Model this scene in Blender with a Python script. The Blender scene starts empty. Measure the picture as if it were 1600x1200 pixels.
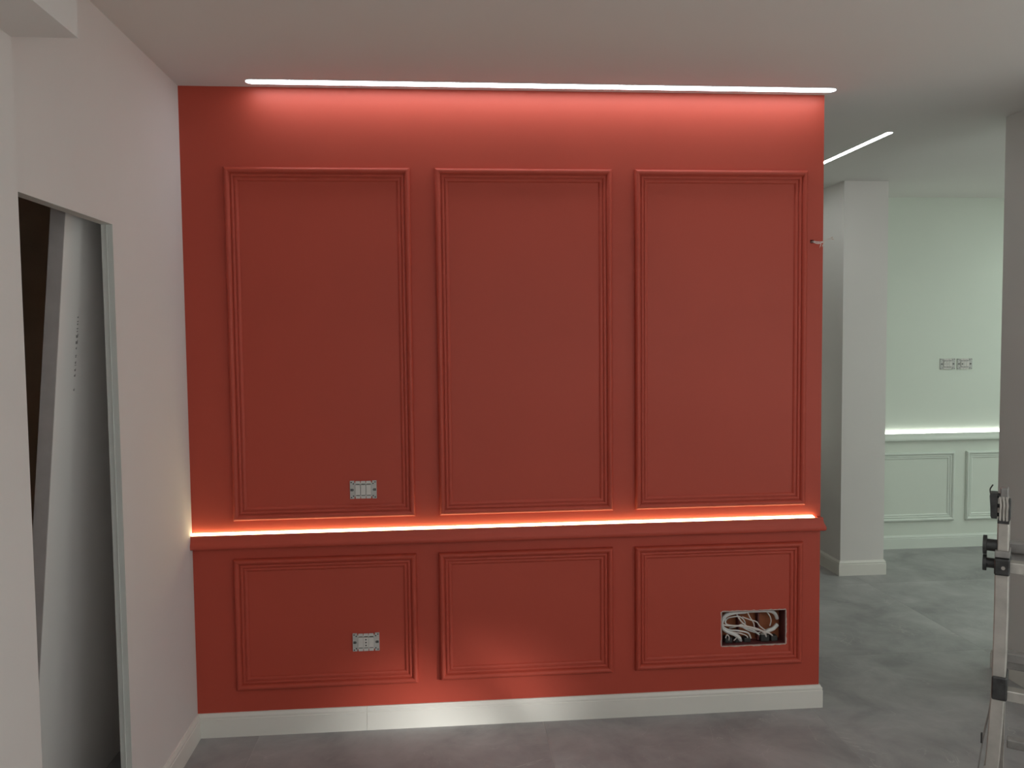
import bpy, math, random
from mathutils import Vector, Matrix

# ------------------------------------------------------------------ camera, world, lights, exposure
S = bpy.context.scene
COL = S.collection
S.view_settings.view_transform = 'Standard'
S.view_settings.look = 'None'
S.view_settings.gamma = 1.0
S.view_settings.use_curve_mapping = False
S.view_settings.exposure = 0.0
S.cycles.use_denoising = True
S.cycles.max_bounces = 12
S.cycles.diffuse_bounces = 8
S.cycles.sample_clamp_indirect = 6.0

YAW, PITCH, ROLL, FOCAL = 0.0860, -0.0556, 0.0106, 1313.9
CAM = Vector((1.0358, -3.5617, 1.6712))
fwd = Vector((math.sin(YAW) * math.cos(PITCH), math.cos(YAW) * math.cos(PITCH), math.sin(PITCH)))
right0 = Vector((math.cos(YAW), -math.sin(YAW), 0))
up0 = right0.cross(fwd)
right = right0 * math.cos(ROLL) - up0 * math.sin(ROLL)
up = right0 * math.sin(ROLL) + up0 * math.cos(ROLL)
cam = bpy.data.cameras.new('camera')
cam.sensor_fit = 'HORIZONTAL'
cam.sensor_width = 36.0
cam.lens = FOCAL / 1600 * 36.0
cam.clip_start = 0.05
camo = bpy.data.objects.new('camera', cam)
COL.objects.link(camo)
camo.matrix_world = Matrix((
    (right.x, up.x, -fwd.x, CAM.x),
    (right.y, up.y, -fwd.y, CAM.y),
    (right.z, up.z, -fwd.z, CAM.z),
    (0, 0, 0, 1)))
S.camera = camo

W = bpy.data.worlds.new('world')
S.world = W
W.use_nodes = True
W.node_tree.nodes['Background'].inputs[0].default_value = (0.5, 0.5, 0.5, 1)
W.node_tree.nodes['Background'].inputs[1].default_value = 0.0

# strengths of the lamps of the place
LED_WALL = 9.8        # ceiling profile over the red wall
LED_FAR = 16.0        # ceiling profile in the far room
COVE_RED = 9.0       # strip on the red rail
COVE_FAR = 6.0       # strip on the far rail


def lamp_area(name, loc, size, energy, color, target, spread=180):
    l = bpy.data.lights.new(name, 'AREA')
    l.shape = 'RECTANGLE'
    l.size, l.size_y = size
    l.energy = energy
    l.color = color
    l.spread = math.radians(spread)
    o = bpy.data.objects.new(name, l)
    COL.objects.link(o)
    o.location = loc
    o.rotation_euler = (Vector(target) - Vector(loc)).to_track_quat('-Z', 'Y').to_euler()
    return o


# unseen fill added behind the camera; assumed far room lamp after it, also unseen, flush with ceiling
lamp_area('room_fill', (1.6, -3.9, 2.69), (2.6, 0.12), 16, (0.97, 1.0, 1.0), (1.6, -3.9, 0))
lamp_area('room_fill', (4.4, -4.6, 2.69), (2.6, 0.12), 36, (0.97, 1.0, 1.0), (4.4, -4.6, 0))
lamp_area('assumed_far_lamp', (6.2, 0.4, 2.69), (0.12, 3.0), 34, (0.84, 1.0, 0.91), (6.2, 0.4, 0))
# added uplights out of view, filling ceiling and walls with indirect light
lamp_area('uplight_fill', (3.4, -6.95, 0.90), (5.0, 0.06), 46, (0.97, 1.0, 1.0), (3.4, -6.7, 2.7))
lamp_area('uplight_fill', (6.85, -3.0, 0.90), (0.06, 5.0), 90, (0.92, 1.0, 0.96), (6.6, -3.0, 2.7))
# assumed low spot added out of view, its beam grazing the foot of the red wall
sp = bpy.data.lights.new('assumed_low_spot', 'SPOT')
sp.energy = 900
sp.color = (1.0, 0.99, 0.95)
sp.spot_size = math.radians(9)
sp.spot_blend = 0.9
sp.shadow_soft_size = 0.18
spo = bpy.data.objects.new('assumed_low_spot', sp)
COL.objects.link(spo)
spo.location = (4.4, -3.2, 0.45)
spo.rotation_euler = (Vector((1.08, 0, 0.02)) - spo.location).to_track_quat('-Z', 'Y').to_euler()

H = 2.70
XR = 2.7098


# ------------------------------------------------------------------ materials
def mat(name, color, rough=0.6, metal=0.0, var=0.06, scale=6.0, bump=0.0, bscale=250.0, spec=0.5, emit=None, estr=0.0):
    m = bpy.data.materials.new(name)
    m.use_nodes = True
    nt = m.node_tree
    b = nt.nodes['Principled BSDF']
    b.inputs['Roughness'].default_value = rough
    b.inputs['Metallic'].default_value = metal
    b.inputs['Specular IOR Level'].default_value = spec
    tc = nt.nodes.new('ShaderNodeTexCoord')
    n = nt.nodes.new('ShaderNodeTexNoise')
    n.inputs['Scale'].default_value = scale
    n.inputs['Detail'].default_value = 4
    nt.links.new(tc.outputs['Object'], n.inputs['Vector'])
    r = nt.nodes.new('ShaderNodeValToRGB')
    r.color_ramp.elements[0].position = 0.3
    r.color_ramp.elements[1].position = 0.7
    c = color
    r.color_ramp.elements[0].color = (c[0] * (1 - var), c[1] * (1 - var), c[2] * (1 - var), 1)
    r.color_ramp.elements[1].color = (min(1, c[0] * (1 + var)), min(1, c[1] * (1 + var)), min(1, c[2] * (1 + var)), 1)
    nt.links.new(n.outputs['Fac'], r.inputs['Fac'])
    nt.links.new(r.outputs['Color'], b.inputs['Base Color'])
    if bump > 0:
        n2 = nt.nodes.new('ShaderNodeTexNoise')
        n2.inputs['Scale'].default_value = bscale
        n2.inputs['Detail'].default_value = 2
        nt.links.new(tc.outputs['Object'], n2.inputs['Vector'])
        bp = nt.nodes.new('ShaderNodeBump')
        bp.inputs['Strength'].default_value = bump
        bp.inputs['Distance'].default_value = 0.002
        nt.links.new(n2.outputs['Fac'], bp.inputs['Height'])
        nt.links.new(bp.outputs['Normal'], b.inputs['Normal'])
    if emit:
        b.inputs['Emission Color'].default_value = (*emit, 1)
        b.inputs['Emission Strength'].default_value = estr
    return m


M_RED = mat('red_paint', (0.465, 0.068, 0.041), rough=0.5, var=0.025, scale=2.5, bump=0.05, spec=0.35)
M_WHITE = mat('wall_paint', (0.72, 0.70, 0.68), rough=0.85, var=0.02, scale=1.5, bump=0.06, spec=0.2)
M_CEIL = mat('ceiling_paint', (0.70, 0.685, 0.665), rough=0.9, var=0.015, scale=1.2, bump=0.04, spec=0.1)
M_GREEN = mat('pale_green_wall_paint', (0.68, 0.73, 0.66), rough=0.8, var=0.015, scale=1.5, bump=0.05, spec=0.2)
M_TRIM = mat('white_lacquer', (0.76, 0.75, 0.70), rough=0.42, var=0.02, scale=3, spec=0.4)
M_FARTRIM = mat('pale_green_lacquer', (0.68, 0.73, 0.67), rough=0.5, var=0.01, scale=3, spec=0.4)
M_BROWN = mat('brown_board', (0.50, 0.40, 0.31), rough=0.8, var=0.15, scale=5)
M_JAMB = mat('jamb_grey', (0.62, 0.64, 0.61), rough=0.55, var=0.03)
M_BOARD = mat('white_board_face', (0.86, 0.845, 0.83), rough=0.7, var=0.015, scale=2, spec=0.2)
M_BEDGE = mat('grey_board_edge', (0.50, 0.47, 0.46), rough=0.8, var=0.06, scale=20)
M_PRINT = mat('grey_ink', (0.30, 0.29, 0.285), rough=0.8, var=0.1)
M_PLAST = mat('white_plastic', (0.62, 0.60, 0.57), rough=0.4, var=0.02)
M_PLASTG = mat('grey_plastic', (0.50, 0.50, 0.48), rough=0.5, var=0.05, scale=60)
M_DARK = mat('dark_plastic', (0.035, 0.035, 0.033), rough=0.5, var=0.2, scale=40)
M_BLACK = mat('worn_black_plastic', (0.030, 0.030, 0.030), rough=0.45, var=0.5, scale=90, bump=0.2)
M_SCREW = mat('zinc_screw', (0.16, 0.16, 0.155), rough=0.4, metal=0.8)
M_ALU = mat('worn_aluminium', (0.49, 0.465, 0.43), rough=0.48, metal=0.75, var=0.14, scale=26, bump=0.1, bscale=120)
M_ALUD = mat('dull_shaded_aluminium', (0.29, 0.28, 0.27), rough=0.55, metal=0.6, var=0.18, scale=30)  # darker than the other metal; shade on the rear rungs put into the colour
M_CABLE = mat('white_cable_sheath', (0.66, 0.66, 0.64), rough=0.5, var=0.05)
M_WIRE = mat('cream_wire', (0.70, 0.64, 0.60), rough=0.5, var=0.04)
M_COPPER = mat('bare_copper', (0.60, 0.34, 0.24), rough=0.35, metal=0.9)
M_BOXORANGE = mat('orange_box_plastic', (0.33, 0.10, 0.035), rough=0.6, var=0.1, scale=30)
M_BOXRED = mat('dark_red_box_plastic', (0.12, 0.03, 0.03), rough=0.6, var=0.2, scale=30)
M_PLASTER = mat('raw_plaster', (0.50, 0.40, 0.36), rough=0.95, var=0.2, scale=60, bump=0.4, bscale=200)
M_LEDWALL = mat('led_diffuser_white', (0.9, 0.9, 0.9), emit=(0.90, 1.0, 1.06), estr=LED_WALL)
M_LEDFAR = mat('led_diffuser_cool', (0.9, 0.9, 0.9), emit=(0.95, 1.0, 0.97), estr=LED_FAR)
M_COVER = mat('led_tape_warm', (0.9, 0.9, 0.9), emit=(1.0, 0.92, 0.50), estr=COVE_RED)
M_COVEF = mat('led_tape_white', (0.9, 0.9, 0.9), emit=(0.96, 1.0, 0.90), estr=COVE_FAR)


def floor_mat():
    m = bpy.data.materials.new('grey_stone_tile')
    m.use_nodes = True
    nt = m.node_tree
    N, L = nt.nodes, nt.links
    b = N['Principled BSDF']
    geo = N.new('ShaderNodeNewGeometry')
    oi = N.new('ShaderNodeObjectInfo')
    off = N.new('ShaderNodeVectorMath'); off.operation = 'SCALE'
    comb = N.new('ShaderNodeCombineXYZ')
    mul = N.new('ShaderNodeMath'); mul.operation = 'MULTIPLY'; mul.inputs[1].default_value = 37.0
    L.new(oi.outputs['Random'], mul.inputs[0])
    L.new(mul.outputs[0], comb.inputs['Z'])
    add = N.new('ShaderNodeVectorMath'); add.operation = 'ADD'
    L.new(geo.outputs['Position'], add.inputs[0]); L.new(comb.outputs[0], add.inputs[1])
    n1 = N.new('ShaderNodeTexNoise'); n1.inputs['Scale'].default_value = 3.0; n1.inputs['Detail'].default_value = 8
    n1.inputs['Roughness'].default_value = 0.6; n1.inputs['Distortion'].default_value = 0.35
    L.new(add.outputs[0], n1.inputs['Vector'])
    r1 = N.new('ShaderNodeValToRGB')
    r1.color_ramp.elements[0].position = 0.33; r1.color_ramp.elements[0].color = (0.245, 0.241, 0.241, 1)
    r1.color_ramp.elements[1].position = 0.68; r1.color_ramp.elements[1].color = (0.415, 0.410, 0.408, 1)
    L.new(n1.outputs['Fac'], r1.inputs['Fac'])
    # pale veins: where a distorted noise crosses its mid value
    n2 = N.new('ShaderNodeTexNoise'); n2.inputs['Scale'].default_value = 2.6; n2.inputs['Detail'].default_value = 6
    n2.inputs['Distortion'].default_value = 2.2
    L.new(add.outputs[0], n2.inputs['Vector'])
    sub = N.new('ShaderNodeMath'); sub.operation = 'SUBTRACT'; sub.inputs[1].default_value = 0.5
    ab = N.new('ShaderNodeMath'); ab.operation = 'ABSOLUTE'
    L.new(n2.outputs['Fac'], sub.inputs[0]); L.new(sub.outputs[0], ab.inputs[0])
    r2 = N.new('ShaderNodeValToRGB')
    r2.color_ramp.elements[0].position = 0.0; r2.color_ramp.elements[0].color = (1, 1, 1, 1)
    r2.color_ramp.elements[1].position = 0.008; r2.color_ramp.elements[1].color = (0, 0, 0, 1)
    L.new(ab.outputs[0], r2.inputs['Fac'])
    n3 = N.new('ShaderNodeTexNoise'); n3.inputs['Scale'].default_value = 5
    L.new(add.outputs[0], n3.inputs['Vector'])
    r3 = N.new('ShaderNodeValToRGB')
    r3.color_ramp.elements[0].position = 0.5; r3.color_ramp.elements[0].color = (0, 0, 0, 1)
    r3.color_ramp.elements[1].position = 0.7; r3.color_ramp.elements[1].color = (0.6, 0.6, 0.6, 1)
    L.new(n3.outputs['Fac'], r3.inputs['Fac'])
    mm = N.new('ShaderNodeMath'); mm.operation = 'MULTIPLY'
    L.new(r2.outputs['Color'], mm.inputs[0]); L.new(r3.outputs['Color'], mm.inputs[1])
    mix = N.new('ShaderNodeMix'); mix.data_type = 'RGBA'
    L.new(mm.outputs[0], mix.inputs['Factor'])
    L.new(r1.outputs['Color'], mix.inputs['A'])
    mix.inputs['B'].default_value = (0.56, 0.545, 0.53, 1)
    L.new(mix.outputs['Result'], b.inputs['Base Color'])
    b.inputs['Roughness'].default_value = 0.48
    b.inputs['Specular IOR Level'].default_value = 0.4
    bp = N.new('ShaderNodeBump'); bp.inputs['Strength'].default_value = 0.08; bp.inputs['Distance'].default_value = 0.004
    L.new(n1.outputs['Fac'], bp.inputs['Height']); L.new(bp.outputs['Normal'], b.inputs['Normal'])
    return m


M_TILE = floor_mat()
M_GROUT = mat('pale_grout', (0.46, 0.445, 0.43), rough=0.95, var=0.05, scale=40)


# ------------------------------------------------------------------ helpers
def link(name, verts, faces, m, parent=None, smooth=False, loc=None):
    me = bpy.data.meshes.new(name)
    me.from_pydata([tuple(v) for v in verts], [], faces)
    me.validate()
    import bmesh
    bm = bmesh.new(); bm.from_mesh(me)
    bmesh.ops.recalc_face_normals(bm, faces=bm.faces[:])
    bm.to_mesh(me); bm.free()
    me.materials.append(m)
    if smooth:
        for p in me.polygons:
            p.use_smooth = True
        try:
            me.set_sharp_from_angle(angle=math.radians(35))
        except Exception:
            pass
    o = bpy.data.objects.new(name, me)
    COL.objects.link(o)
    if parent is not None:
        o.parent = parent
    if loc is not None:
        o.location = loc
    return o


class MB:
    """collects verts and faces of one mesh"""
    def __init__(s):
        s.v, s.f = [], []

    def add(s, v, f):
        b = len(s.v)
        s.v += [tuple(x) for x in v]
        s.f += [tuple(b + i for i in q) for q in f]
        return s

    def box(s, x0, x1, y0, y1, z0, z1, bev=0.0):
        if bev <= 0:
            v = [(x, y, z) for z in (z0, z1) for x, y in ((x0, y0), (x1, y0), (x1, y1), (x0, y1))]
            s.add(v, [(0, 3, 2, 1), (4, 5, 6, 7), (0, 1, 5, 4), (1, 2, 6, 5), (2, 3, 7, 6), (3, 0, 4, 7)])
        else:
            b = bev
            ring = lambda z, k: [(x0 + k, y0 + b + 0 * k, z), (x0 + b, y0 + k, z), (x1 - b, y0 + k, z), (x1 - k, y0 + b, z),
                                 (x1 - k, y1 - b, z), (x1 - b, y1 - k, z), (x0 + b, y1 - k, z), (x0 + k, y1 - b, z)]
            rs = [ring(z0, b * 0.6), ring(z0 + b, 0), ring(z1 - b, 0), ring(z1, b * 0.6)]
            s.loft(rs)
        return s

    def loft(s, rings, cap=True, closed=True):
        n = len(rings[0])
        v = [p for r in rings for p in r]
        f = []
        for i in range(len(rings) - 1):
            for j in range(n if closed else n - 1):
                k = (j + 1) % n
                f.append((i * n + j, i * n + k, (i + 1) * n + k, (i + 1) * n + j))
        if cap:
            f.append(tuple(range(n - 1, -1, -1)))
            f.append(tuple((len(rings) - 1) * n + j for j in range(n)))
        return s.add(v, f)

    def cyl(s, a, b, r, n=16, r2=None):
        a, b = Vector(a), Vector(b)
        d = (b - a).normalized()
        t = d.orthogonal().normalized()
        q = d.cross(t)
        rr = [r, r if r2 is None else r2]
        return s.loft([[c + (t * math.cos(2 * math.pi * i / n) + q * math.sin(2 * math.pi * i / n)) * rr[k] for i in range(n)]
                       for k, c in enumerate((a, b))])

    def tube(s, pts, r, n=8, sub=6):
        pts = [Vector(p) for p in pts]
        P = []
        if len(pts) > 2 and sub > 1:
            e = [pts[0] * 2 - pts[1]] + pts + [pts[-1] * 2 - pts[-2]]
            for i in range(1, len(e) - 2):
                p0, p1, p2, p3 = e[i - 1:i + 3]
                for k in range(sub):
                    t = k / sub
                    P.append(0.5 * ((2 * p1) + (p2 - p0) * t + (2 * p0 - 5 * p1 + 4 * p2 - p3) * t * t + (3 * p1 - p0 - 3 * p2 + p3) * t ** 3))
            P.append(pts[-1])
        else:
            P = pts
        rings = []
        t = None
        for i, c in enumerate(P):
            d = (P[min(i + 1, len(P) - 1)] - P[max(i - 1, 0)]).normalized()
            t = d.orthogonal().normalized() if t is None else (t - d * t.dot(d)).normalized()
            q = d.cross(t)
            rings.append([c + (t * math.cos(2 * math.pi * k / n) + q * math.sin(2 * math.pi * k / n)) * r for k in range(n)])
        return s.loft(rings)

    def out(s, name, m, parent=None, smooth=False, loc=None):
        return link(name, s.v, s.f, m, parent, smooth, loc)


def tag(o, label=None, cat=None, group=None, kind=None):
    if label: o['label'] = label
    if cat: o['category'] = cat
    if group: o['group'] = group
    if kind: o['kind'] = kind
    return o


def empty(name, loc=(0, 0, 0)):
    o = bpy.data.objects.new(name, None)
    o.empty_display_size = 0.05
    COL.objects.link(o)
    o.location = loc
    return o


def boxo(name, x0, x1, y0, y1, z0, z1, m, parent=None, bev=0.0):
    return MB().box(x0, x1, y0, y1, z0, z1, bev).out(name, m, parent)


# ------------------------------------------------------------------ setting: floor
X0, X1, Y0, Y1 = -1.3, 7.0, -7.0, 2.609
fl = boxo('floor', X0, X1, Y0, Y1 + 0.1, -0.10, -0.0005, M_GROUT)
tag(fl, 'grey stone-look tile floor running through both rooms', 'floor', kind='structure')
PX, PY, JX, JY, G = 1.2055, 1.205, 0.2555, 0.56, 0.0011
ix0, ix1 = math.floor((X0 - JX) / PX), math.ceil((X1 - JX) / PX)
iy0, iy1 = math.floor((Y0 - JY) / PY), math.ceil((Y1 - JY) / PY)
tile_cache = {}
for i in range(ix0, ix1):
    for j in range(iy0, iy1):
        xa, xb = max(X0, JX + i * PX + G), min(X1, JX + (i + 1) * PX - G)
        ya, yb = max(Y0, JY + j * PY + G), min(Y1, JY + (j + 1) * PY - G)
        if xb - xa < 0.05 or yb - ya < 0.05:
            continue
        w, d = round(xb - xa, 4), round(yb - ya, 4)
        if (w, d) in tile_cache:
            o = bpy.data.objects.new('tile', tile_cache[(w, d)])
            COL.objects.link(o)
        else:
            o = MB().box(0, w, 0, d, -0.008, 0.0, 0).out('tile', M_TILE)
            tile_cache[(w, d)] = o.data
        o.parent = fl
        o.location = (xa, ya, 0)

# ceiling
ce = boxo('ceiling', X0, X1, Y0, Y1 + 0.1, H, H + 0.1, M_CEIL)
tag(ce, 'smooth off-white painted ceiling over both rooms', 'ceiling', kind='structure')

# ------------------------------------------------------------------ red wall with its openings
HX0, HX1, HZ0, HZ1 = 2.262, 2.555, 0.294, 0.449        # opened junction box
XW = -0.035


def wall_with_holes(name, xs, zs, holes, y0, y1, m):
    """box wall in the x-z plane between y0 (front) and y1, with rectangular holes given as cell indices"""
    mb = MB()
    nx, nz = len(xs), len(zs)
    for y in (y0, y1):
        pass
    v = [(x, y, z) for y in (y0, y1) for z in zs for x in xs]
    idx = lambda k, j, i: k * nx * nz + j * nx + i
    f = []
    solid = lambda i, j: 0 <= i < nx - 1 and 0 <= j < nz - 1 and (i, j) not in holes
    for i in range(nx - 1):
        for j in range(nz - 1):
            if not solid(i, j):
                continue
            f.append((idx(0, j, i), idx(0, j, i + 1), idx(0, j + 1, i + 1), idx(0, j + 1, i)))
            f.append((idx(1, j, i), idx(1, j + 1, i), idx(1, j + 1, i + 1), idx(1, j, i + 1)))
            if not solid(i - 1, j): f.append((idx(0, j, i), idx(0, j + 1, i), idx(1, j + 1, i), idx(1, j, i)))
            if not solid(i + 1, j): f.append((idx(0, j, i + 1), idx(1, j, i + 1), idx(1, j + 1, i + 1), idx(0, j + 1, i + 1)))
            if not solid(i, j - 1): f.append((idx(0, j, i), idx(1, j, i), idx(1, j, i + 1), idx(0, j, i + 1)))
            if not solid(i, j + 1): f.append((idx(0, j + 1, i), idx(0, j + 1, i + 1), idx(1, j + 1, i + 1), idx(1, j + 1, i)))
    mb.add(v, f)
    return mb.out(name, m)


WHX0, WHX1, WHZ0, WHZ1 = 2.652, 2.668, 2.066, 2.080      # little wire hole
rw = wall_with_holes('wall_north', [XW, HX0, HX1, WHX0, WHX1, XR], [0, HZ0, HZ1, WHZ0, WHZ1, H], {(1, 1), (3, 3)}, 0.0, 0.13, M_RED)
tag(rw, 'brick-red painted feature wall with six moulded panels and a lit rail', 'wall', kind='structure')

# ------------------------------------------------------------------ other walls
wl = empty('wall_left')
tag(wl, 'off-white side wall with a tall frameless doorway beside the red wall', 'wall', kind='structure')
JY0 = -0.748          # far jamb of the doorway
PYE = -1.45           # end of the pier
DZ = 2.046
mb = MB()
mb.box(-0.035, 0.0, JY0, 0.0, 0, H)
mb.box(-0.035, 0.0, PYE - 0.05, JY0, DZ, H)
mb.out('wall_face', M_WHITE, wl)
mb = MB().box(-0.034, 0.0012, JY0 - 0.0015, JY0 + 0.0, 0, DZ)
mb.box(-0.0195, -0.0165, JY0 - 0.004, JY0, 0, DZ)
mb.out('jamb', M_JAMB, wl)
MB().box(-0.034, 0.0012, PYE, JY0, DZ - 0.0015, DZ).out('door_head', M_JAMB, wl)

wp = boxo('wall_pier', -0.10, 0.0455, Y0, PYE, 0, H, M_WHITE)
tag(wp, 'plain off-white pier wall at the near side of the doorway', 'wall', kind='structure')
# store room behind the doorway
cw = empty('wall_store')
tag(cw, 'shadowed brown inner walls of the store room behind the doorway', 'wall', kind='structure')
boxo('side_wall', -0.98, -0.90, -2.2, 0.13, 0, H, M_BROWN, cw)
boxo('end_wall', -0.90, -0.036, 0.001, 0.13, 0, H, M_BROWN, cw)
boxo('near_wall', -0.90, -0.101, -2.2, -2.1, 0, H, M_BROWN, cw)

wr = boxo('wall_right', 3.762, 4.0, -0.75, 0.315, 0, H, M_WHITE)
tag(wr, 'plain off-white wall end behind the aluminium ladder', 'wall', kind='structure')
we = boxo('wall_east', X1 - 0.1, X1, Y0, Y1, 0, H, M_WHITE)
tag(we, 'plain off-white outer wall of the far room', 'wall', kind='structure')
ws = boxo('wall_south', 0.0455, X1 - 0.1, Y0 - 0.1, Y0, 0, H, M_WHITE)
tag(ws, 'plain off-white wall opposite the red wall', 'wall', kind='structure')
wf = boxo('wall_far', X0, X1, Y1, Y1 + 0.1, 0, H, M_GREEN)
tag(wf, 'pale green wall of the far room with a glowing rail and panels', 'wall', kind='structure')
ww = boxo('wall_west', X0, X0 + 0.1, 0.13, Y1, 0, H, M_WHITE)
tag(ww, 'plain off-white wall behind the red partition', 'wall', kind='structure')

PXA, PXB, PYA, PYB = 3.776, 4.088, 1.959, 2.30
pil = boxo('pillar', PXA, PXB, PYA, PYB, 0, H, M_WHITE)
tag(pil, 'square white pillar standing beyond the end of the red wall', 'pillar', kind='structure')
bm_ = boxo('beam', 0.0455, 0.197, Y0, PYE, 2.388, H, M_WHITE)
tag(bm_, 'boxed white ceiling beam along the top of the pier wall', 'beam', kind='structure')

# ------------------------------------------------------------------ baseboards
BB = [(0, 0), (0.0135, 0), (0.0135, 0.0775), (0.0115, 0.080), (0.0115, 0.084), (0.0125, 0.0865), (0.0115, 0.091), (0.007, 0.0955), (0.0055, 0.1015), (0, 0.102)]


def run(p0, p1, nrm, prof, m, name='board', parent=None, mit0=0.0, mit1=0.0, smooth=True):
    """extrude a (protrusion, height) profile from p0 to p1; nrm = outward direction; mit = how much the ends move along per protrusion"""
    p0, p1, nrm = Vector((*p0, 0)), Vector((*p1, 0)), Vector((*nrm, 0))
    d = (p1 - p0).normalized()
    ra = [p0 + nrm * p - d * (p * mit0) + Vector((0, 0, z)) for p, z in prof]
    rb = [p1 + nrm * p + d * (p * mit1) + Vector((0, 0, z)) for p, z in prof]
    return MB().loft([ra, rb]).out(name, m, parent, smooth)


bn = empty('baseboard_north')
tag(bn, 'moulded white baseboard under the red wall', 'baseboard', kind='structure')
run((0.0, 0.0), (0.7045, 0.0), (0, -1), BB, M_TRIM, parent=bn, mit0=-1)
run((0.7055, 0.0), (XR, 0.0), (0, -1), BB, M_TRIM, parent=bn, mit1=1)
run((XR, 0.0), (XR, 0.13), (1, 0), BB, M_TRIM, parent=bn, mit0=1, mit1=1)
bl = empty('baseboard_left')
tag(bl, 'white baseboard along the side wall from doorway to red wall', 'baseboard', kind='structure')
run((0.0, JY0 + 0.002), (0.0, 0.0), (1, 0), BB, M_TRIM, parent=bl, mit1=-1)
bp_ = empty('baseboard_pillar')
tag(bp_, 'white baseboard around the foot of the square pillar', 'baseboard', kind='structure')
run((PXA, PYA), (PXB, PYA), (0, -1), BB, M_TRIM, parent=bp_, mit0=1, mit1=1)
run((PXA, PYB), (PXA, PYA), (-1, 0), BB, M_TRIM, parent=bp_, mit0=1, mit1=1)
run((PXB, PYA), (PXB, PYB), (1, 0), BB, M_TRIM, parent=bp_, mit0=1, mit1=1)
run((PXB, PYB), (PXA, PYB), (0, 1), BB, M_TRIM, parent=bp_, mit0=1, mit1=1)
bf = empty('baseboard_far')
tag(bf, 'pale baseboard under the panels of the far green wall', 'baseboard', kind='structure')
run((X0 + 0.1, Y1), (X1 - 0.1, Y1), (0, -1), BB, M_FARTRIM, parent=bf)
br = empty('baseboard_right')
tag(br, 'white baseboard at the foot of the wall behind the ladder', 'baseboard', kind='structure')
run((3.762, 0.315), (3.762, -0.75), (-1, 0), BB, M_TRIM, parent=br, mit0=1, mit1=1)
run((4.0, 0.315), (3.762, 0.315), (0, 1), BB, M_TRIM, parent=br, mit0=1, mit1=1)

# ------------------------------------------------------------------ panel mouldings
MP = [(0, 0), (0, 0.011), (0.002, 0.016), (0.006, 0.0205), (0.011, 0.022), (0.016, 0.0205), (0.0205, 0.0165), (0.0235, 0.0125),
      (0.0245, 0.0085), (0.0265, 0.0085), (0.0275, 0.0115), (0.0305, 0.0128), (0.0345, 0.0122), (0.0375, 0.0095), (0.0385, 0.0055),
      (0.0405, 0.0050), (0.0420, 0.0072), (0.0455, 0.0082), (0.0495, 0.0072), (0.0530, 0.0045), (0.0555, 0.0015), (0.0560, 0.0)]


def frame(name, x0, x1, z0, z1, y, m, label, prof=MP):
    root = empty(name, ((x0 + x1) / 2, y, z0))
    tag(root, label, 'panel moulding', kind='structure')
    L = Vector(root.location)

    def side(kind):
        a, b = [], []
        for w, h in prof:
            if kind == 'bottom': q = ((x0 + w, z0 + w), (x1 - w, z0 + w))
            if kind == 'top': q = ((x0 + w, z1 - w), (x1 - w, z1 - w))
            if kind == 'left': q = ((x0 + w, z0 + w), (x0 + w, z1 - w))
            if kind == 'right': q = ((x1 - w, z0 + w), (x1 - w, z1 - w))
            a.append(Vector((q[0][0], y - h, q[0][1])) - L)
            b.append(Vector((q[1][0], y - h, q[1][1])) - L)
        MB().loft([a, b]).out('moulding', m, root, True)
    for k in ('top', 'bottom', 'left', 'right'):
        side(k)
    return root


UX = [(0.172, 0.926), (1.028, 1.775), (1.874, 2.634)]
LX = [(0.166, 0.926), (1.020, 1.774), (1.872, 2.626)]
ULAB = ['tall red panel moulding above the rail, nearest the white side wall, with a switch in it',
        'tall red panel moulding above the rail, the middle one of three',
        'tall red panel moulding above the rail, nearest the free end of the wall']
LLAB = ['low red panel moulding under the rail, framing a power socket',
        'low red panel moulding under the rail, the empty middle one of three',
        'low red panel moulding under the rail, framing the open cable box']
n = 1
for (a, b), t in zip(UX, ULAB):
    frame('trim_%d' % n, a, b, 0.9185, 2.3758, 0.0, M_RED, t); n += 1
LZ = [(0.197, 0.757), (0.203, 0.757), (0.207, 0.755)]
for (a, b), t, (za, zb) in zip(LX, LLAB, LZ):
    frame('trim_%d' % n, a, b, za, zb, 0.0, M_RED, t); n += 1
FLAB = ['pale green wall panel moulding half hidden behind the white pillar',
        'pale green wall panel moulding half hidden behind the ladder side wall']
for (a, b), t in zip([(4.22, 5.010), (5.103, 5.893)], FLAB):
    frame('trim_%d' % n, a, b, 0.212, 0.752, Y1, M_FARTRIM, t); n += 1

# ------------------------------------------------------------------ rails with LED coves
RAIL = [(0, 0.805), (0.029, 0.805), (0.0325, 0.8065), (0.0350, 0.810), (0.0360, 0.815), (0.0358, 0.821), (0.0335, 0.828), (0.0300, 0.8345),
        (0.0275, 0.841), (0.0262, 0.848), (0.0255, 0.855), (0.0255, 0.861), (0.0243, 0.863), (0.0215, 0.863), (0.0205, 0.8545), (0, 0.8545)]


def rail(name, xa, xb, y, dz, m, label, ret):
    root = empty(name, (xa, y, 0.802 + dz))
    tag(root, label, 'rail', kind='structure')
    L = Vector(root.location)
    ra = [Vector((xa, y - p, z + dz)) - L for p, z in RAIL]
    rb = [Vector((xb + (p if ret else 0), y - p, z + dz)) - L for p, z in RAIL]
    MB().loft([ra, rb]).out('rail_moulding', m, root, True)
    if ret:
        rc = [Vector((xb + p, y - p, z + dz)) - L for p, z in RAIL]
        rd = [Vector((xb + p, y + 0.13, z + dz)) - L for p, z in RAIL]
        MB().loft([rc, rd]).out('return_moulding', m, root, True)
    return root


rail('trim_%d' % n, 0.0, XR - 0.022, 0.0, 0.0, M_RED, 'red moulded rail crossing the red wall at waist height', False); n += 1
rt = bpy.data.objects['trim_%d' % (n - 1)]
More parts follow.
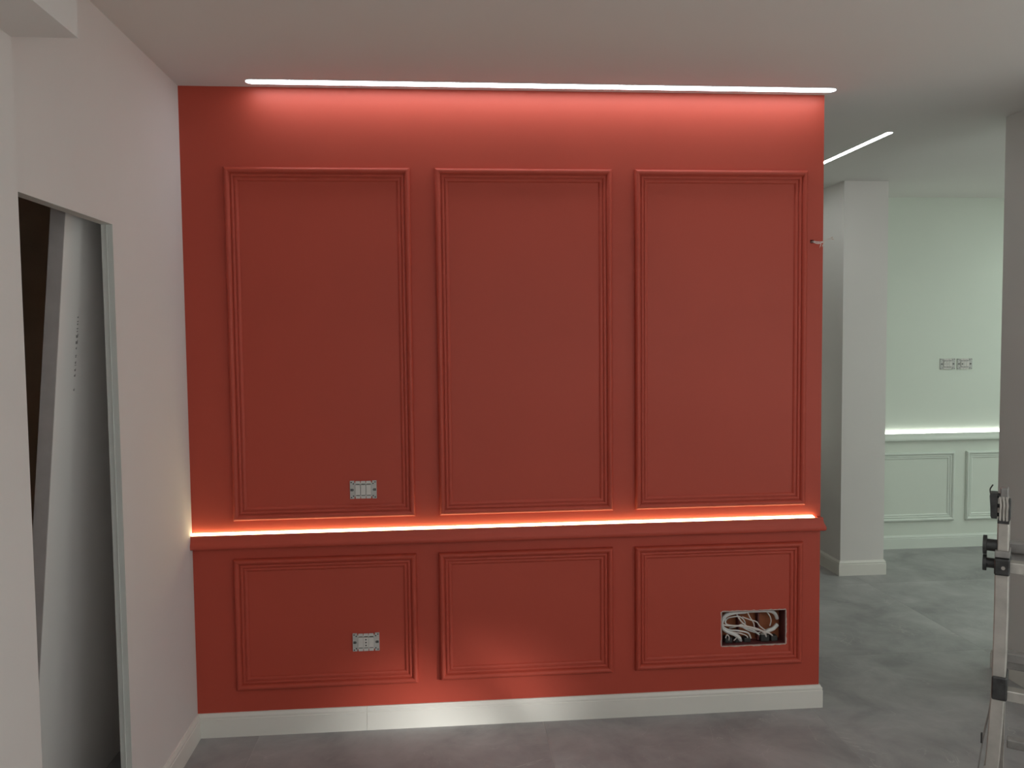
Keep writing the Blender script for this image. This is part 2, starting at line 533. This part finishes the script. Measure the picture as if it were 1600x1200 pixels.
# plain end block closing the channel, with the moulding returning round the wall end
L = Vector(rt.location)
ENDP = [q for q in RAIL[:14]] + [(0.0, 0.863)]
ra = [Vector((XR - 0.022, -p, z)) - L for p, z in ENDP]
rb = [Vector((XR + max(0.0, p - 0.0235) * 1.0, -p, z)) - L for p, z in ENDP]
MB().loft([ra, rb]).out('end_cap', M_RED, rt, True)
rail('trim_%d' % n, X0 + 0.1, X1 - 0.1, Y1, 0.036, M_FARTRIM, 'pale green moulded rail crossing the far wall', False); n += 1


def strip(name, xa, xb, y0, y1, z, m, label, hgt, cat='LED strip'):
    """LED tape under a half-round silicone diffuser; the far end is cut at a slant"""
    root = empty(name, (xa, (y0 + y1) / 2, z))
    tag(root, label, cat)
    w = (y1 - y0) / 2
    ln = xb - xa
    boxo('carrier', 0.001, ln - 0.001, -w, w, 0.0002, 0.0016, M_PLAST, root)
    prof = [(-w + 0.001, 0.0016), (-w + 0.001, hgt * 0.55), (-w * 0.7, hgt * 0.85), (-w * 0.2, hgt), (w * 0.4, hgt), (w - 0.0005, hgt * 0.9), (w - 0.0005, 0.0016)]
    MB().loft([[(0.002, y, h) for y, h in prof], [(ln - 0.002 - h * 0.9, y, h) for y, h in prof]]).out('light_band', m, root, True)
    return root


strip('cove_light', 0.001, XR - 0.024, -0.0195, -0.0010, 0.8546, M_COVER, 'warm white LED strip glowing in the channel of the red rail', 0.0170)
strip('cove_light', X0 + 0.11, X1 - 0.11, Y1 - 0.0195, Y1 - 0.0010, 0.8906, M_COVEF, 'white LED strip glowing along the rail of the far green wall', 0.026)


def ceiling_led(x0, x1, y0, y1, m, label):
    """flush lamp profile in the ceiling: thin white lips around a diffuser with rounded ends"""
    root = empty('ceiling_light', ((x0 + x1) / 2, (y0 + y1) / 2, H))
    tag(root, label, 'ceiling light')
    hx, hy = (x1 - x0) / 2, (y1 - y0) / 2
    def ring(r, z, e=0.0):
        a, b = hx + e, hy + e
        k = min(a, b)
        pts = []
        for cx, cy, a0 in ((a - k, b - k, 0), (-(a - k), b - k, 90), (-(a - k), -(b - k), 180), (a - k, -(b - k), 270)):
            for i in range(7):
                t = math.radians(a0 + 15 * i)
                pts.append((cx + k * math.cos(t), cy + k * math.sin(t), z))
        return pts
    MB().loft([ring(0, -0.0002), ring(0, -0.0030)]).out('diffuser', m, root)
    MB().loft([ring(0, -0.0001, 0.0), ring(0, -0.0001, 0.004), ring(0, -0.0022, 0.004), ring(0, -0.0022, 0.0005)], cap=False).out('housing', M_PLAST, root)
    return root


ceiling_led(0.285, 2.722, -0.1030, -0.0490, M_LEDWALL, 'long white LED ceiling light washing the red wall from above')
ceiling_led(3.339, 3.371, 0.619, 2.55, M_LEDFAR, 'white LED ceiling light beyond the end of the red wall')

# ------------------------------------------------------------------ switch, sockets
def wall_plate(x0, x1, z0, z1, y, kind, name, label, cat, group=None, faint=False):
    """uncovered wiring-device support: frame with tabs, screws and snap-in modules"""
    root = empty(name, ((x0 + x1) / 2, y, (z0 + z1) / 2))
    tag(root, label, cat, group)
    w, h = (x1 - x0) / 2, (z1 - z0) / 2
    t = 0.006
    mw, mh = 0.0335, 0.0225          # module window
    f = MB()
    f.box(-w, w, -t, 0, mh, h - 0.009)
    f.box(-w, w, -t, 0, -h + 0.009, -mh)
    f.box(-w, -mw, -t, 0, -mh, mh)
    f.box(mw, w, -t, 0, -mh, mh)
    for sx in (-1, 1):               # ears at the four corners
        for sz in (-1, 1):
            a, b = sorted((sx * w, sx * (mw + 0.004)))
            c, d = sorted((sz * (h - 0.009), sz * h))
            f.box(a, b, -t, 0, c, d)
    f.out('support_frame', M_PLASTG, root)
    for i in range(3):               # snap tabs above and below
        for sz in (-1, 1):
            cx = -0.0225 + i * 0.0225
            c, d = sorted((sz * (mh + 0.0035), sz * (h - 0.001)))
            boxo('tab', cx - 0.0098, cx + 0.0098, -t - 0.002, -t + 0.0005, c, d, M_PLAST, root)
            c, d = sorted((sz * (mh + 0.0005), sz * (mh + 0.0028)))
            boxo('slot', cx - 0.0075, cx + 0.0075, -t - 0.0008, -t + 0.0005, c, d, M_DARK, root)
    for sx in (-1, 1):
        MB().cyl((sx * (mw + 0.0115), -t - 0.0025, 0), (sx * (mw + 0.0115), -t, 0), 0.0055, 16).out('screw', M_SCREW, root)
        boxo('screw_slot', sx * (mw + 0.0115) - (0.008 if sx < 0 else -0.002), sx * (mw + 0.0115) + (-0.002 if sx < 0 else 0.008), -t - 0.0012, -t, -0.005, 0.005, M_DARK, root)
        for sz in (-1, 1):
            for cx, cz, r in ((w - 0.006, h - 0.006, 0.0028), (mw + 0.0075, h - 0.012, 0.0028)):
                MB().cyl((sx * cx, -t - 0.0012, sz * cz), (sx * cx, -t + 0.0005, sz * cz), r, 10).out('mounting_hole', M_DARK, root)
    # dark sheet painting in the shade of the gap behind the modules
    boxo('gap_shade', -mw, mw, -0.004, 0, -mh, mh, M_DARK, root)
    if kind == 'switch':
        for i in range(3):
            cx = -0.0225 + i * 0.0225
            MB().box(cx - 0.0104, cx + 0.0104, -0.0125, -0.002, -0.0215, 0.0215, 0.0012).out('rocker', M_PLAST, root)
    else:
        def module(a, b):
            return MB().box(a, b, -0.0115, -0.002, -0.0215, 0.0215, 0.0010)
        pos = 0 if kind == 'socket' else (-1 if kind == 'hole' else 0)
        for i in (-1, 0, 1):
            cx = i * 0.0222
            o = module(cx - 0.0109, cx + 0.0109).out('socket_module' if i == pos else 'blank_module', M_PLAST, root)
            if kind == 'socket' and i == 0:
                for sz in (-0.0125, 0, 0.0125):
                    MB().cyl((0, -0.0121, sz), (0, -0.011, sz), 0.0031, 12).out('contact_hole', M_DARK, o)
            if kind == 'hole' and i == -1:
                MB().cyl((cx, -0.0121, 0), (cx, -0.011, 0), 0.0055, 14).out('outlet_hole', M_DARK, o)
            if kind == 'data' and i in (-1, 0):
                boxo('port', cx - 0.006, cx + 0.006, -0.0121, -0.011, -0.005, 0.005, M_PLASTG, o)
    return root


wall_plate(0.653, 0.764, 0.998, 1.074, 0.0, 'switch', 'light_switch', 'white triple rocker switch without cover in a tall red panel', 'switch')
wall_plate(0.651, 0.763, 0.343, 0.420, 0.0, 'socket', 'power_socket', 'white uncovered power socket with three holes in a low red panel', 'socket')
wall_plate(4.878, 5.000, 1.388, 1.472, Y1, 'data', 'wall_socket', 'uncovered grey socket plate on the far wall, the one nearer the pillar', 'socket', 'socket plates on the far wall')
wall_plate(5.017, 5.138, 1.387, 1.471, Y1, 'hole', 'wall_socket', 'uncovered grey socket plate with one round hole, farther from the pillar', 'socket', 'socket plates on the far wall')

# ------------------------------------------------------------------ open junction box with cables
jb = empty('junction_box', ((HX0 + HX1) / 2, 0.0, HZ0))
tag(jb, 'open rectangular junction box full of cables in a low red panel', 'junction box')
hw, hh = (HX1 - HX0) / 2, HZ1 - HZ0
boxo('back_panel', -hw, hw, 0.068, 0.072, 0, hh, M_BOXORANGE, jb)
sd = MB()
sd.box(-hw, -hw + 0.004, 0.004, 0.068, 0, hh); sd.box(hw - 0.004, hw, 0.004, 0.068, 0, hh)
sd.box(-hw, hw, 0.004, 0.068, 0, 0.004); sd.box(-hw, hw, 0.004, 0.068, hh - 0.004, hh)
sd.out('box_wall', M_BOXRED, jb)
for cx in (-0.055, 0.035):
    boxo('divider', cx - 0.003, cx + 0.003, 0.035, 0.068, 0.01, hh - 0.01, M_BOXRED, jb)
# ragged raw plaster rim around the cut
random.seed(4)
rim = MB()
per = []
def rag(x0, z0, x1, z1, nx, nz, k):
    P, Q = [], []
    for i in range(k + 1):
        t = i / k
        x, z = x0 + (x1 - x0) * t, z0 + (z1 - z0) * t
        o = random.uniform(0.002, 0.0055)
        P.append((x - nx * 0.0008, -0.0006, z - nz * 0.0008)); Q.append((x + nx * o, -0.0006, z + nz * o))
    v = P + Q + [(p[0], 0.006, p[2]) for p in P] + [(p[0], 0.0, p[2]) for p in Q]
    m_ = k + 1
    f = []
    for i in range(k):
        f += [(i, i + 1, m_ + i + 1, m_ + i), (i, 2 * m_ + i, 2 * m_ + i + 1, i + 1), (m_ + i, m_ + i + 1, 3 * m_ + i + 1, 3 * m_ + i)]
    rim.add(v, f)
rag(-hw, 0, hw, 0, 0, -1, 30); rag(-hw, hh, hw, hh, 0, 1, 30); rag(-hw, 0, -hw, hh, -1, 0, 14); rag(hw, 0, hw, hh, 1, 0, 14)
rim.out('plaster_rim', M_PLASTER, jb)
# dark terminal blocks along the bottom
for cx, w_, h_ in ((-0.105, 0.034, 0.030), (-0.062, 0.030, 0.026), (-0.02, 0.030, 0.024), (0.062, 0.040, 0.034), (0.104, 0.030, 0.028)):
    MB().box(cx - w_ / 2, cx + w_ / 2, 0.022, 0.056, 0.0045, h_, 0.003).out('terminal_block', M_DARK, jb)

BX, BZ = HX0, HZ0


def bpx(u, v, d):
    """u, v = fractions across and down the box opening, d = depth behind the wall face"""
    return (BX + u * (HX1 - BX), d, HZ1 - v * hh)


def cable(name, pts, r, m, label, group=None):
    o = MB().tube([bpx(*p) for p in pts], r, 8, 7).out(name, m, None, True)
    tag(o, label, 'cable', group)
    return o


cable('cable', [(0.52, 0.07, 0.056), (0.40, 0.085, 0.030), (0.24, 0.07, 0.020), (0.10, 0.14, 0.020), (0.035, 0.30, 0.022), (0.03, 0.47, 0.022), (0.10, 0.60, 0.016), (0.22, 0.70, 0.014), (0.29, 0.80, 0.018), (0.33, 0.93, 0.032)], 0.0088, M_CABLE,
      'thick white sheathed cable bent round the doorway-side end of the box')
cable('cable', [(0.40, 0.06, 0.028), (0.55, 0.055, 0.024), (0.72, 0.055, 0.022), (0.82, 0.10, 0.024), (0.88, 0.20, 0.030), (0.92, 0.34, 0.040)], 0.0080, M_CABLE,
      'thick white sheathed cable arching along the top of the box')
cable('cable', [(0.66, 0.86, 0.045), (0.74, 0.66, 0.022), (0.83, 0.60, 0.022), (0.91, 0.50, 0.030)], 0.0088, M_CABLE,
      'short thick white cable stub near the free-end side of the box')
WG = 'thin white wires in the open box'
WLS = ['white wire sweeping low across the box and curling down at its middle',
       'longest white wire crossing the open box diagonally to its lower far corner',
       'white wire hugging the thick bent cable at the foot of the box',
       'cream wire making the round loop high in the doorway-side half of the box',
       'white wire running from the box top down past the middle to the far terminals',
       'short white wire hanging straight down from the middle of the box top',
       'white wire dropping along the doorway-side wall of the box then crossing it',
       'cream wire arching over the middle of the box towards the free end',
       'single white wire hanging before the bare orange back panel of the box',
       'white wire with a sharp bend in the tangle at the middle of the box',
       'tiny hooked wire end over the terminal block at the doorway-side bottom corner',
       'tiny straight wire end over the second terminal block from the doorway']
wires = [
    [(0.02, 0.45, 0.016), (0.12, 0.55, 0.010), (0.26, 0.58, 0.008), (0.42, 0.66, 0.010), (0.49, 0.86, 0.028)],
    [(0.03, 0.42, 0.020), (0.15, 0.44, 0.013), (0.35, 0.45, 0.008), (0.55, 0.54, 0.006), (0.68, 0.68, 0.010), (0.74, 0.88, 0.030)],
    [(0.05, 0.52, 0.024), (0.18, 0.62, 0.013), (0.32, 0.68, 0.012), (0.42, 0.78, 0.018), (0.44, 0.90, 0.034)],
    [(0.10, 0.40, 0.040), (0.13, 0.26, 0.030), (0.20, 0.21, 0.024), (0.29, 0.20, 0.022), (0.35, 0.26, 0.022), (0.39, 0.36, 0.026), (0.41, 0.48, 0.034)],
    [(0.26, 0.10, 0.034), (0.30, 0.26, 0.024), (0.36, 0.40, 0.018), (0.46, 0.54, 0.014), (0.60, 0.60, 0.012), (0.77, 0.72, 0.016), (0.85, 0.86, 0.034)],
    [(0.44, 0.10, 0.034), (0.47, 0.24, 0.024), (0.52, 0.40, 0.018), (0.54, 0.56, 0.022)],
    [(0.10, 0.12, 0.036), (0.09, 0.28, 0.028), (0.11, 0.42, 0.020), (0.30, 0.47, 0.014), (0.50, 0.60, 0.016), (0.62, 0.76, 0.024)],
    [(0.36, 0.24, 0.034), (0.46, 0.30, 0.020), (0.56, 0.36, 0.014), (0.62, 0.50, 0.014), (0.72, 0.64, 0.020), (0.80, 0.70, 0.030)],
    [(0.74, 0.10, 0.034), (0.79, 0.24, 0.030), (0.81, 0.38, 0.030), (0.80, 0.54, 0.036)],
    [(0.16, 0.56, 0.034), (0.24, 0.50, 0.022), (0.33, 0.42, 0.014), (0.36, 0.52, 0.016), (0.48, 0.64, 0.020), (0.60, 0.70, 0.022), (0.66, 0.66, 0.028)],
    [(0.08, 0.80, 0.016), (0.10, 0.70, 0.012), (0.13, 0.76, 0.012), (0.14, 0.88, 0.022)],
    [(0.22, 0.90, 0.024), (0.25, 0.80, 0.016), (0.22, 0.72, 0.020)],
]
for i, pts in enumerate(wires):
    cable('wire', pts, 0.0027 if i not in (0, 1, 4, 6) else 0.0036, M_WIRE if i % 3 else M_CABLE, WLS[i], WG)

# loose wires at the free end of the wall
LWS = ['loose wire high on the red wall end, reaching farthest up past the edge',
       'loose wire high on the red wall end, poking level past the edge',
       'loose wire high on the red wall end, drooping lowest nearest its hole',
       'loose wire high on the red wall end, folding back down at the tip']
for k, pts in enumerate(([(2.660, 0.03, 2.073), (2.660, -0.004, 2.073), (2.672, -0.016, 2.070), (2.690, -0.026, 2.064), (2.706, -0.040, 2.076), (2.722, -0.050, 2.083)],
            [(2.663, 0.03, 2.074), (2.663, -0.004, 2.074), (2.680, -0.010, 2.071), (2.700, -0.020, 2.071), (2.716, -0.034, 2.079), (2.728, -0.044, 2.078)],
            [(2.658, 0.03, 2.070), (2.658, -0.004, 2.070), (2.674, -0.020, 2.062), (2.684, -0.034, 2.060), (2.676, -0.044, 2.046)],
            [(2.661, 0.03, 2.070), (2.661, -0.004, 2.070), (2.682, -0.014, 2.064), (2.702, -0.024, 2.068), (2.690, -0.036, 2.050)])):
    o = MB().tube(pts, 0.0016, 7, 6).out('loose_wire', M_WIRE, None, True)
    tag(o, LWS[k], 'wire', 'loose wires at the red wall end')
    q0, q1 = Vector(pts[-2]), Vector(pts[-1])
    dd = (q1 - q0).normalized()
    MB().cyl(q1, q1 + dd * 0.008, 0.0011, 6).out('bare_tip', M_COPPER, o)

# ------------------------------------------------------------------ board leaning in the store room
xb = lambda z: -0.100 - (2.062 - z) * (0.132 / 1.427)
TH, YB0, YB1, ZT = 0.044, -0.850, -0.062, 2.36
pn = empty('leaning_board', (xb(0), YB0, 0))
tag(pn, 'large white board with a grey edge leaning inside the doorway', 'board')
L = Vector(pn.location)
dx = xb(ZT) - xb(0)
lift = 0.0
def slab(a0, a1, y0, y1):
    rings = []
    for z, x in ((lift, 0.0), (ZT, dx)):
        rings.append([(x + a0, y0, z), (x + a1, y0, z), (x + a1, y1, z), (x + a0, y1, z)])
    return MB().loft(rings)
slab(-TH, 0.0, 0.0035, YB1 - YB0).out('board_face', M_BOARD, pn)
slab(-TH, -0.0008, 0.0, 0.0035).out('edge_band', M_BEDGE, pn)
# faint printed marks down the face
pr = MB()
random.seed(9)
def mark(u, z, w, h):
    a = [(xb(z) - L.x + 0.0005, u - w / 2, z), (xb(z) - L.x + 0.0005, u + w / 2, z),
         (xb(z + h) - L.x + 0.0005, u + w / 2, z + h), (xb(z + h) - L.x + 0.0005, u - w / 2, z + h)]
    pr.add(a, [(0, 1, 2, 3)])
for z, w, h in ((1.748, .010, .004), (1.735, .012, .003), (1.726, .010, .004), (1.712, .013, .003), (1.703, .011, .003),
                (1.684, .018, .009), (1.664, .018, .009), (1.647, .009, .005), (1.620, .009, .004), (1.626, .014, .002),
                (1.600, .010, .006), (1.594, .014, .002), (1.576, .012, .006), (1.558, .012, .006), (1.512, .010, .006)):
    u = -0.718 - YB0
    mark(u, z, w * 0.7, h)
    mark(u + w * 0.35, z + h * 0.2, w * 0.25, h * 1.3)
tag(pr.out('printed_marks', M_PRINT, pn), kind='stuff')

# ------------------------------------------------------------------ folding ladder
LU = Vector((0.7915, -0.6112, 0))      # along the rungs, away from the wall end
LN = Vector((-0.6112, -0.7915, 0))     # front of the ladder
lad = empty('folding_ladder', (2.219, -1.9, 0))
tag(lad, 'worn aluminium folding ladder with black locks standing before the wall end', 'ladder')
lad.rotation_euler = (0, 0, math.atan2(LU.y, LU.x))
# local axes now: x = along the rungs, -y = front, z = up
WID = 0.37                              # distance between the rails
RZ = [1.173, 0.896, 0.619, 0.342]       # rung heights


def section(pts, wx, dy, y0):
    """hollow-looking rail: loft of a channel section through (centre x, z) points; y0 = front face"""
    rings = []
    for cx, z, w in pts:
        a, b = cx - w / 2, cx + w / 2
        c = 0.002
        rings.append([(a + c, y0, z), (b - c, y0, z), (b, y0 + c, z), (b, y0 + dy - c, z), (b - c, y0 + dy, z), (a + c, y0 + dy, z),
                      (a, y0 + dy - c, z), (a, y0 + c, z)])
    return MB().loft(rings)


def lad_side(sgn, ox):
    """one side of the front and rear frames; sgn = -1 for the side by the wall end"""
    m = lambda x: ox + (x if sgn < 0 else -x)
    # upper inner rail, then the wider outer rail that flares towards the foot
    section([(m(-0.002), 0.90, 0.021), (m(-0.001), 1.268, 0.021)], 0, 0.030, 0.006).out('inner_rail', M_ALU, lad)
    section([(m(-0.016), 0.40, 0.026), (m(-0.017), 0.66, 0.026), (m(-0.013), 0.735, 0.026), (m(-0.009), 0.80, 0.026), (m(-0.0055), 0.875, 0.026), (m(-0.0035), 0.932, 0.0255), (m(-0.002), 1.05, 0.026), (m(-0.0018), 1.19, 0.026)][2:],
            0, 0.055, 0.0).out('outer_rail', M_ALU, lad)
    flare = [(0.0, -0.125), (0.20, -0.098), (0.45, -0.071), (0.60, -0.0555), (0.70, -0.0425), (0.735, -0.0385), (0.785, -0.0325), (0.83, -0.0245), (0.875, -0.0185), (0.93, -0.0165)]
    # front face of the flared foot, following the outer edge, plus the side web behind it
    rings = []
    for z, xo in [f for f in flare if f[0] <= 0.74]:
        a = m(xo + (0.011 if z < 0.74 else 0.011)); b = m(xo + 0.011 + 0.026)
        a, b = min(a, b), max(a, b)
        rings.append([(a, 0, z), (b, 0, z), (b, 0.055, z), (a, 0.055, z)])
    MB().loft(rings).out('foot_rail', M_ALU, lad)
    rings = []
    for z, xo in flare:
        a = m(xo); b = m(xo + 0.003)
        a, b = min(a, b), max(a, b)
        rings.append([(a, 0.012, z), (b, 0.012, z), (b, 0.060, z), (a, 0.060, z)])
    web = MB().loft(rings).out('side_web', M_ALUD, lad)
    a = m(-0.0325)
    boxo('slot', min(a, a + 0.002 * sgn) - 0.0006, max(a, a + 0.002 * sgn) + 0.0006, 0.0105, 0.016, 0.778, 0.800, M_DARK, web)
    MB().box(m(-0.125) - 0.020, m(-0.125) + 0.045 if sgn < 0 else m(-0.125) + 0.020, -0.004, 0.066, 0.0, 0.045, 0.006).out('rubber_foot', M_BLACK, lad)
    # lock collars
    for z0, z1, dep in ((1.157, 1.192, 0.010), (0.886, 0.936, 0.006)):
        c = MB().box(m(-0.0015) - 0.0145, m(-0.0015) + 0.0145, -dep, 0.062, z0, z1, 0.003).out('lock_collar', M_BLACK, lad)
        if z0 > 1:
            MB().cyl((m(0.001), -dep - 0.003, 1.174), (m(0.001), -dep, 1.174), 0.0038, 12).out('bolt', M_ALU, c)
    boxo('spacer_plate', m(-0.0015) - 0.0138, m(-0.0015) + 0.0138, -0.004, 0.05, 1.194, 1.2075, M_ALUD, lad, 0.001)
    # two lock knobs reaching outwards
    for zc, zs in ((1.2135, 0.0178), (1.1745, 0.0150)):
        k = MB()
        k.cyl((m(-0.012), 0.022, zc), (m(-0.032), 0.022, zc), zs * 0.72, 18)
        k.cyl((m(-0.0315), 0.022, zc), (m(-0.0385), 0.022, zc), zs * 1.15, 20)
        k.out('lock_knob', M_BLACK, lad, True)
    # hinge on top: three bent plates on a black seat, a grey end piece and a lever knob outside
    h = empty('hinge'); h.parent = lad
    boxo('seat', m(-0.0012) - 0.0108, m(-0.0012) + 0.0108, 0.002, 0.046, 1.2655, 1.2705, M_BLACK, h)
    for i in range(3):
        x = m(-0.0070 + i * 0.0062)
        P = [(x, 1.2705), (x, 1.292), (x + 0.0009, 1.303), (x - 0.0004, 1.316), (x - 0.0010, 1.322)]
        rings = [[(px - 0.0021, 0.008, z), (px + 0.0021, 0.008, z), (px + 0.0021, 0.040, z), (px - 0.0021, 0.040, z)] for px, z in P]
        MB().loft(rings).out('hinge_plate', M_ALU, h)
    MB().box(m(-0.0008) - 0.0075, m(-0.0008) + 0.0075, 0.010, 0.036, 1.3150, 1.3405, 0.002).out('hinge_head', M_ALUD, h)
    k = MB()
    k.loft([[(m(x) , y, z) for x, y in ((-0.0265 + dx_, 0.006), (-0.0135, 0.006), (-0.0135, 0.040), (-0.0265 + dx_, 0.040))]
            for z, dx_ in ((1.2745, 0.003), (1.279, 0.0012), (1.300, 0.0005), (1.322, -0.0010), (1.3285, 0.0))])
    k.cyl((m(-0.0135), 0.022, 1.322), (m(-0.0075), 0.022, 1.322), 0.0055, 14)
    k.cyl((m(-0.0135), 0.022, 1.300), (m(-0.0080), 0.022, 1.300), 0.004, 12)
    k.cyl((m(-0.0135), 0.022, 1.281), (m(-0.0080), 0.022, 1.281), 0.004, 12)
    k.out('lever_knob', M_BLACK, h)
    MB().tube([(m(-0.026), 0.02, 1.322), (m(-0.0275), 0.02, 1.334), (m(-0.0245), 0.02, 1.341), (m(-0.0222), 0.02, 1.345)], 0.0014, 6, 4).out('wire_loop', M_DARK, h, True)
    MB().box(m(0.0088) - 0.0028, m(0.0088) + 0.0028, 0.010, 0.036, 1.272, 1.316, 0.002).out('inner_boss', M_BLACK, h)
    # rear frame rail
    r0, r1 = Vector((m(-0.002), 0.050, 1.300)), Vector((m(-0.03), 0.74, 0.02))
    rr = []
    for c in (r0, r1):
        rr.append([(c.x - 0.011, c.y, c.z), (c.x + 0.011, c.y, c.z), (c.x + 0.011, c.y + 0.045, c.z), (c.x - 0.011, c.y + 0.045, c.z)])
    MB().loft(rr).out('rear_rail', M_ALU, lad)
    MB().box(r1.x - 0.016, r1.x + 0.016, r1.y - 0.006, r1.y + 0.052, 0.0, 0.04, 0.005).out('rubber_foot', M_BLACK, lad)


lad_side(-1, 0.0)
lad_side(1, WID)
for z in RZ:
    MB().box(0.006, WID - 0.006, 0.004, 0.034, z - 0.0125, z + 0.0105, 0.002).out('rung', M_ALU, lad)
for z in (1.190, 1.165, 0.880, 0.860, 0.600, 0.318):
    y = 0.06 + (1.30 - z) * 0.555
    MB().box(0.000, WID, y, y + 0.030, z - 0.011, z + 0.011, 0.002).out('rear_rung', M_ALUD, lad)
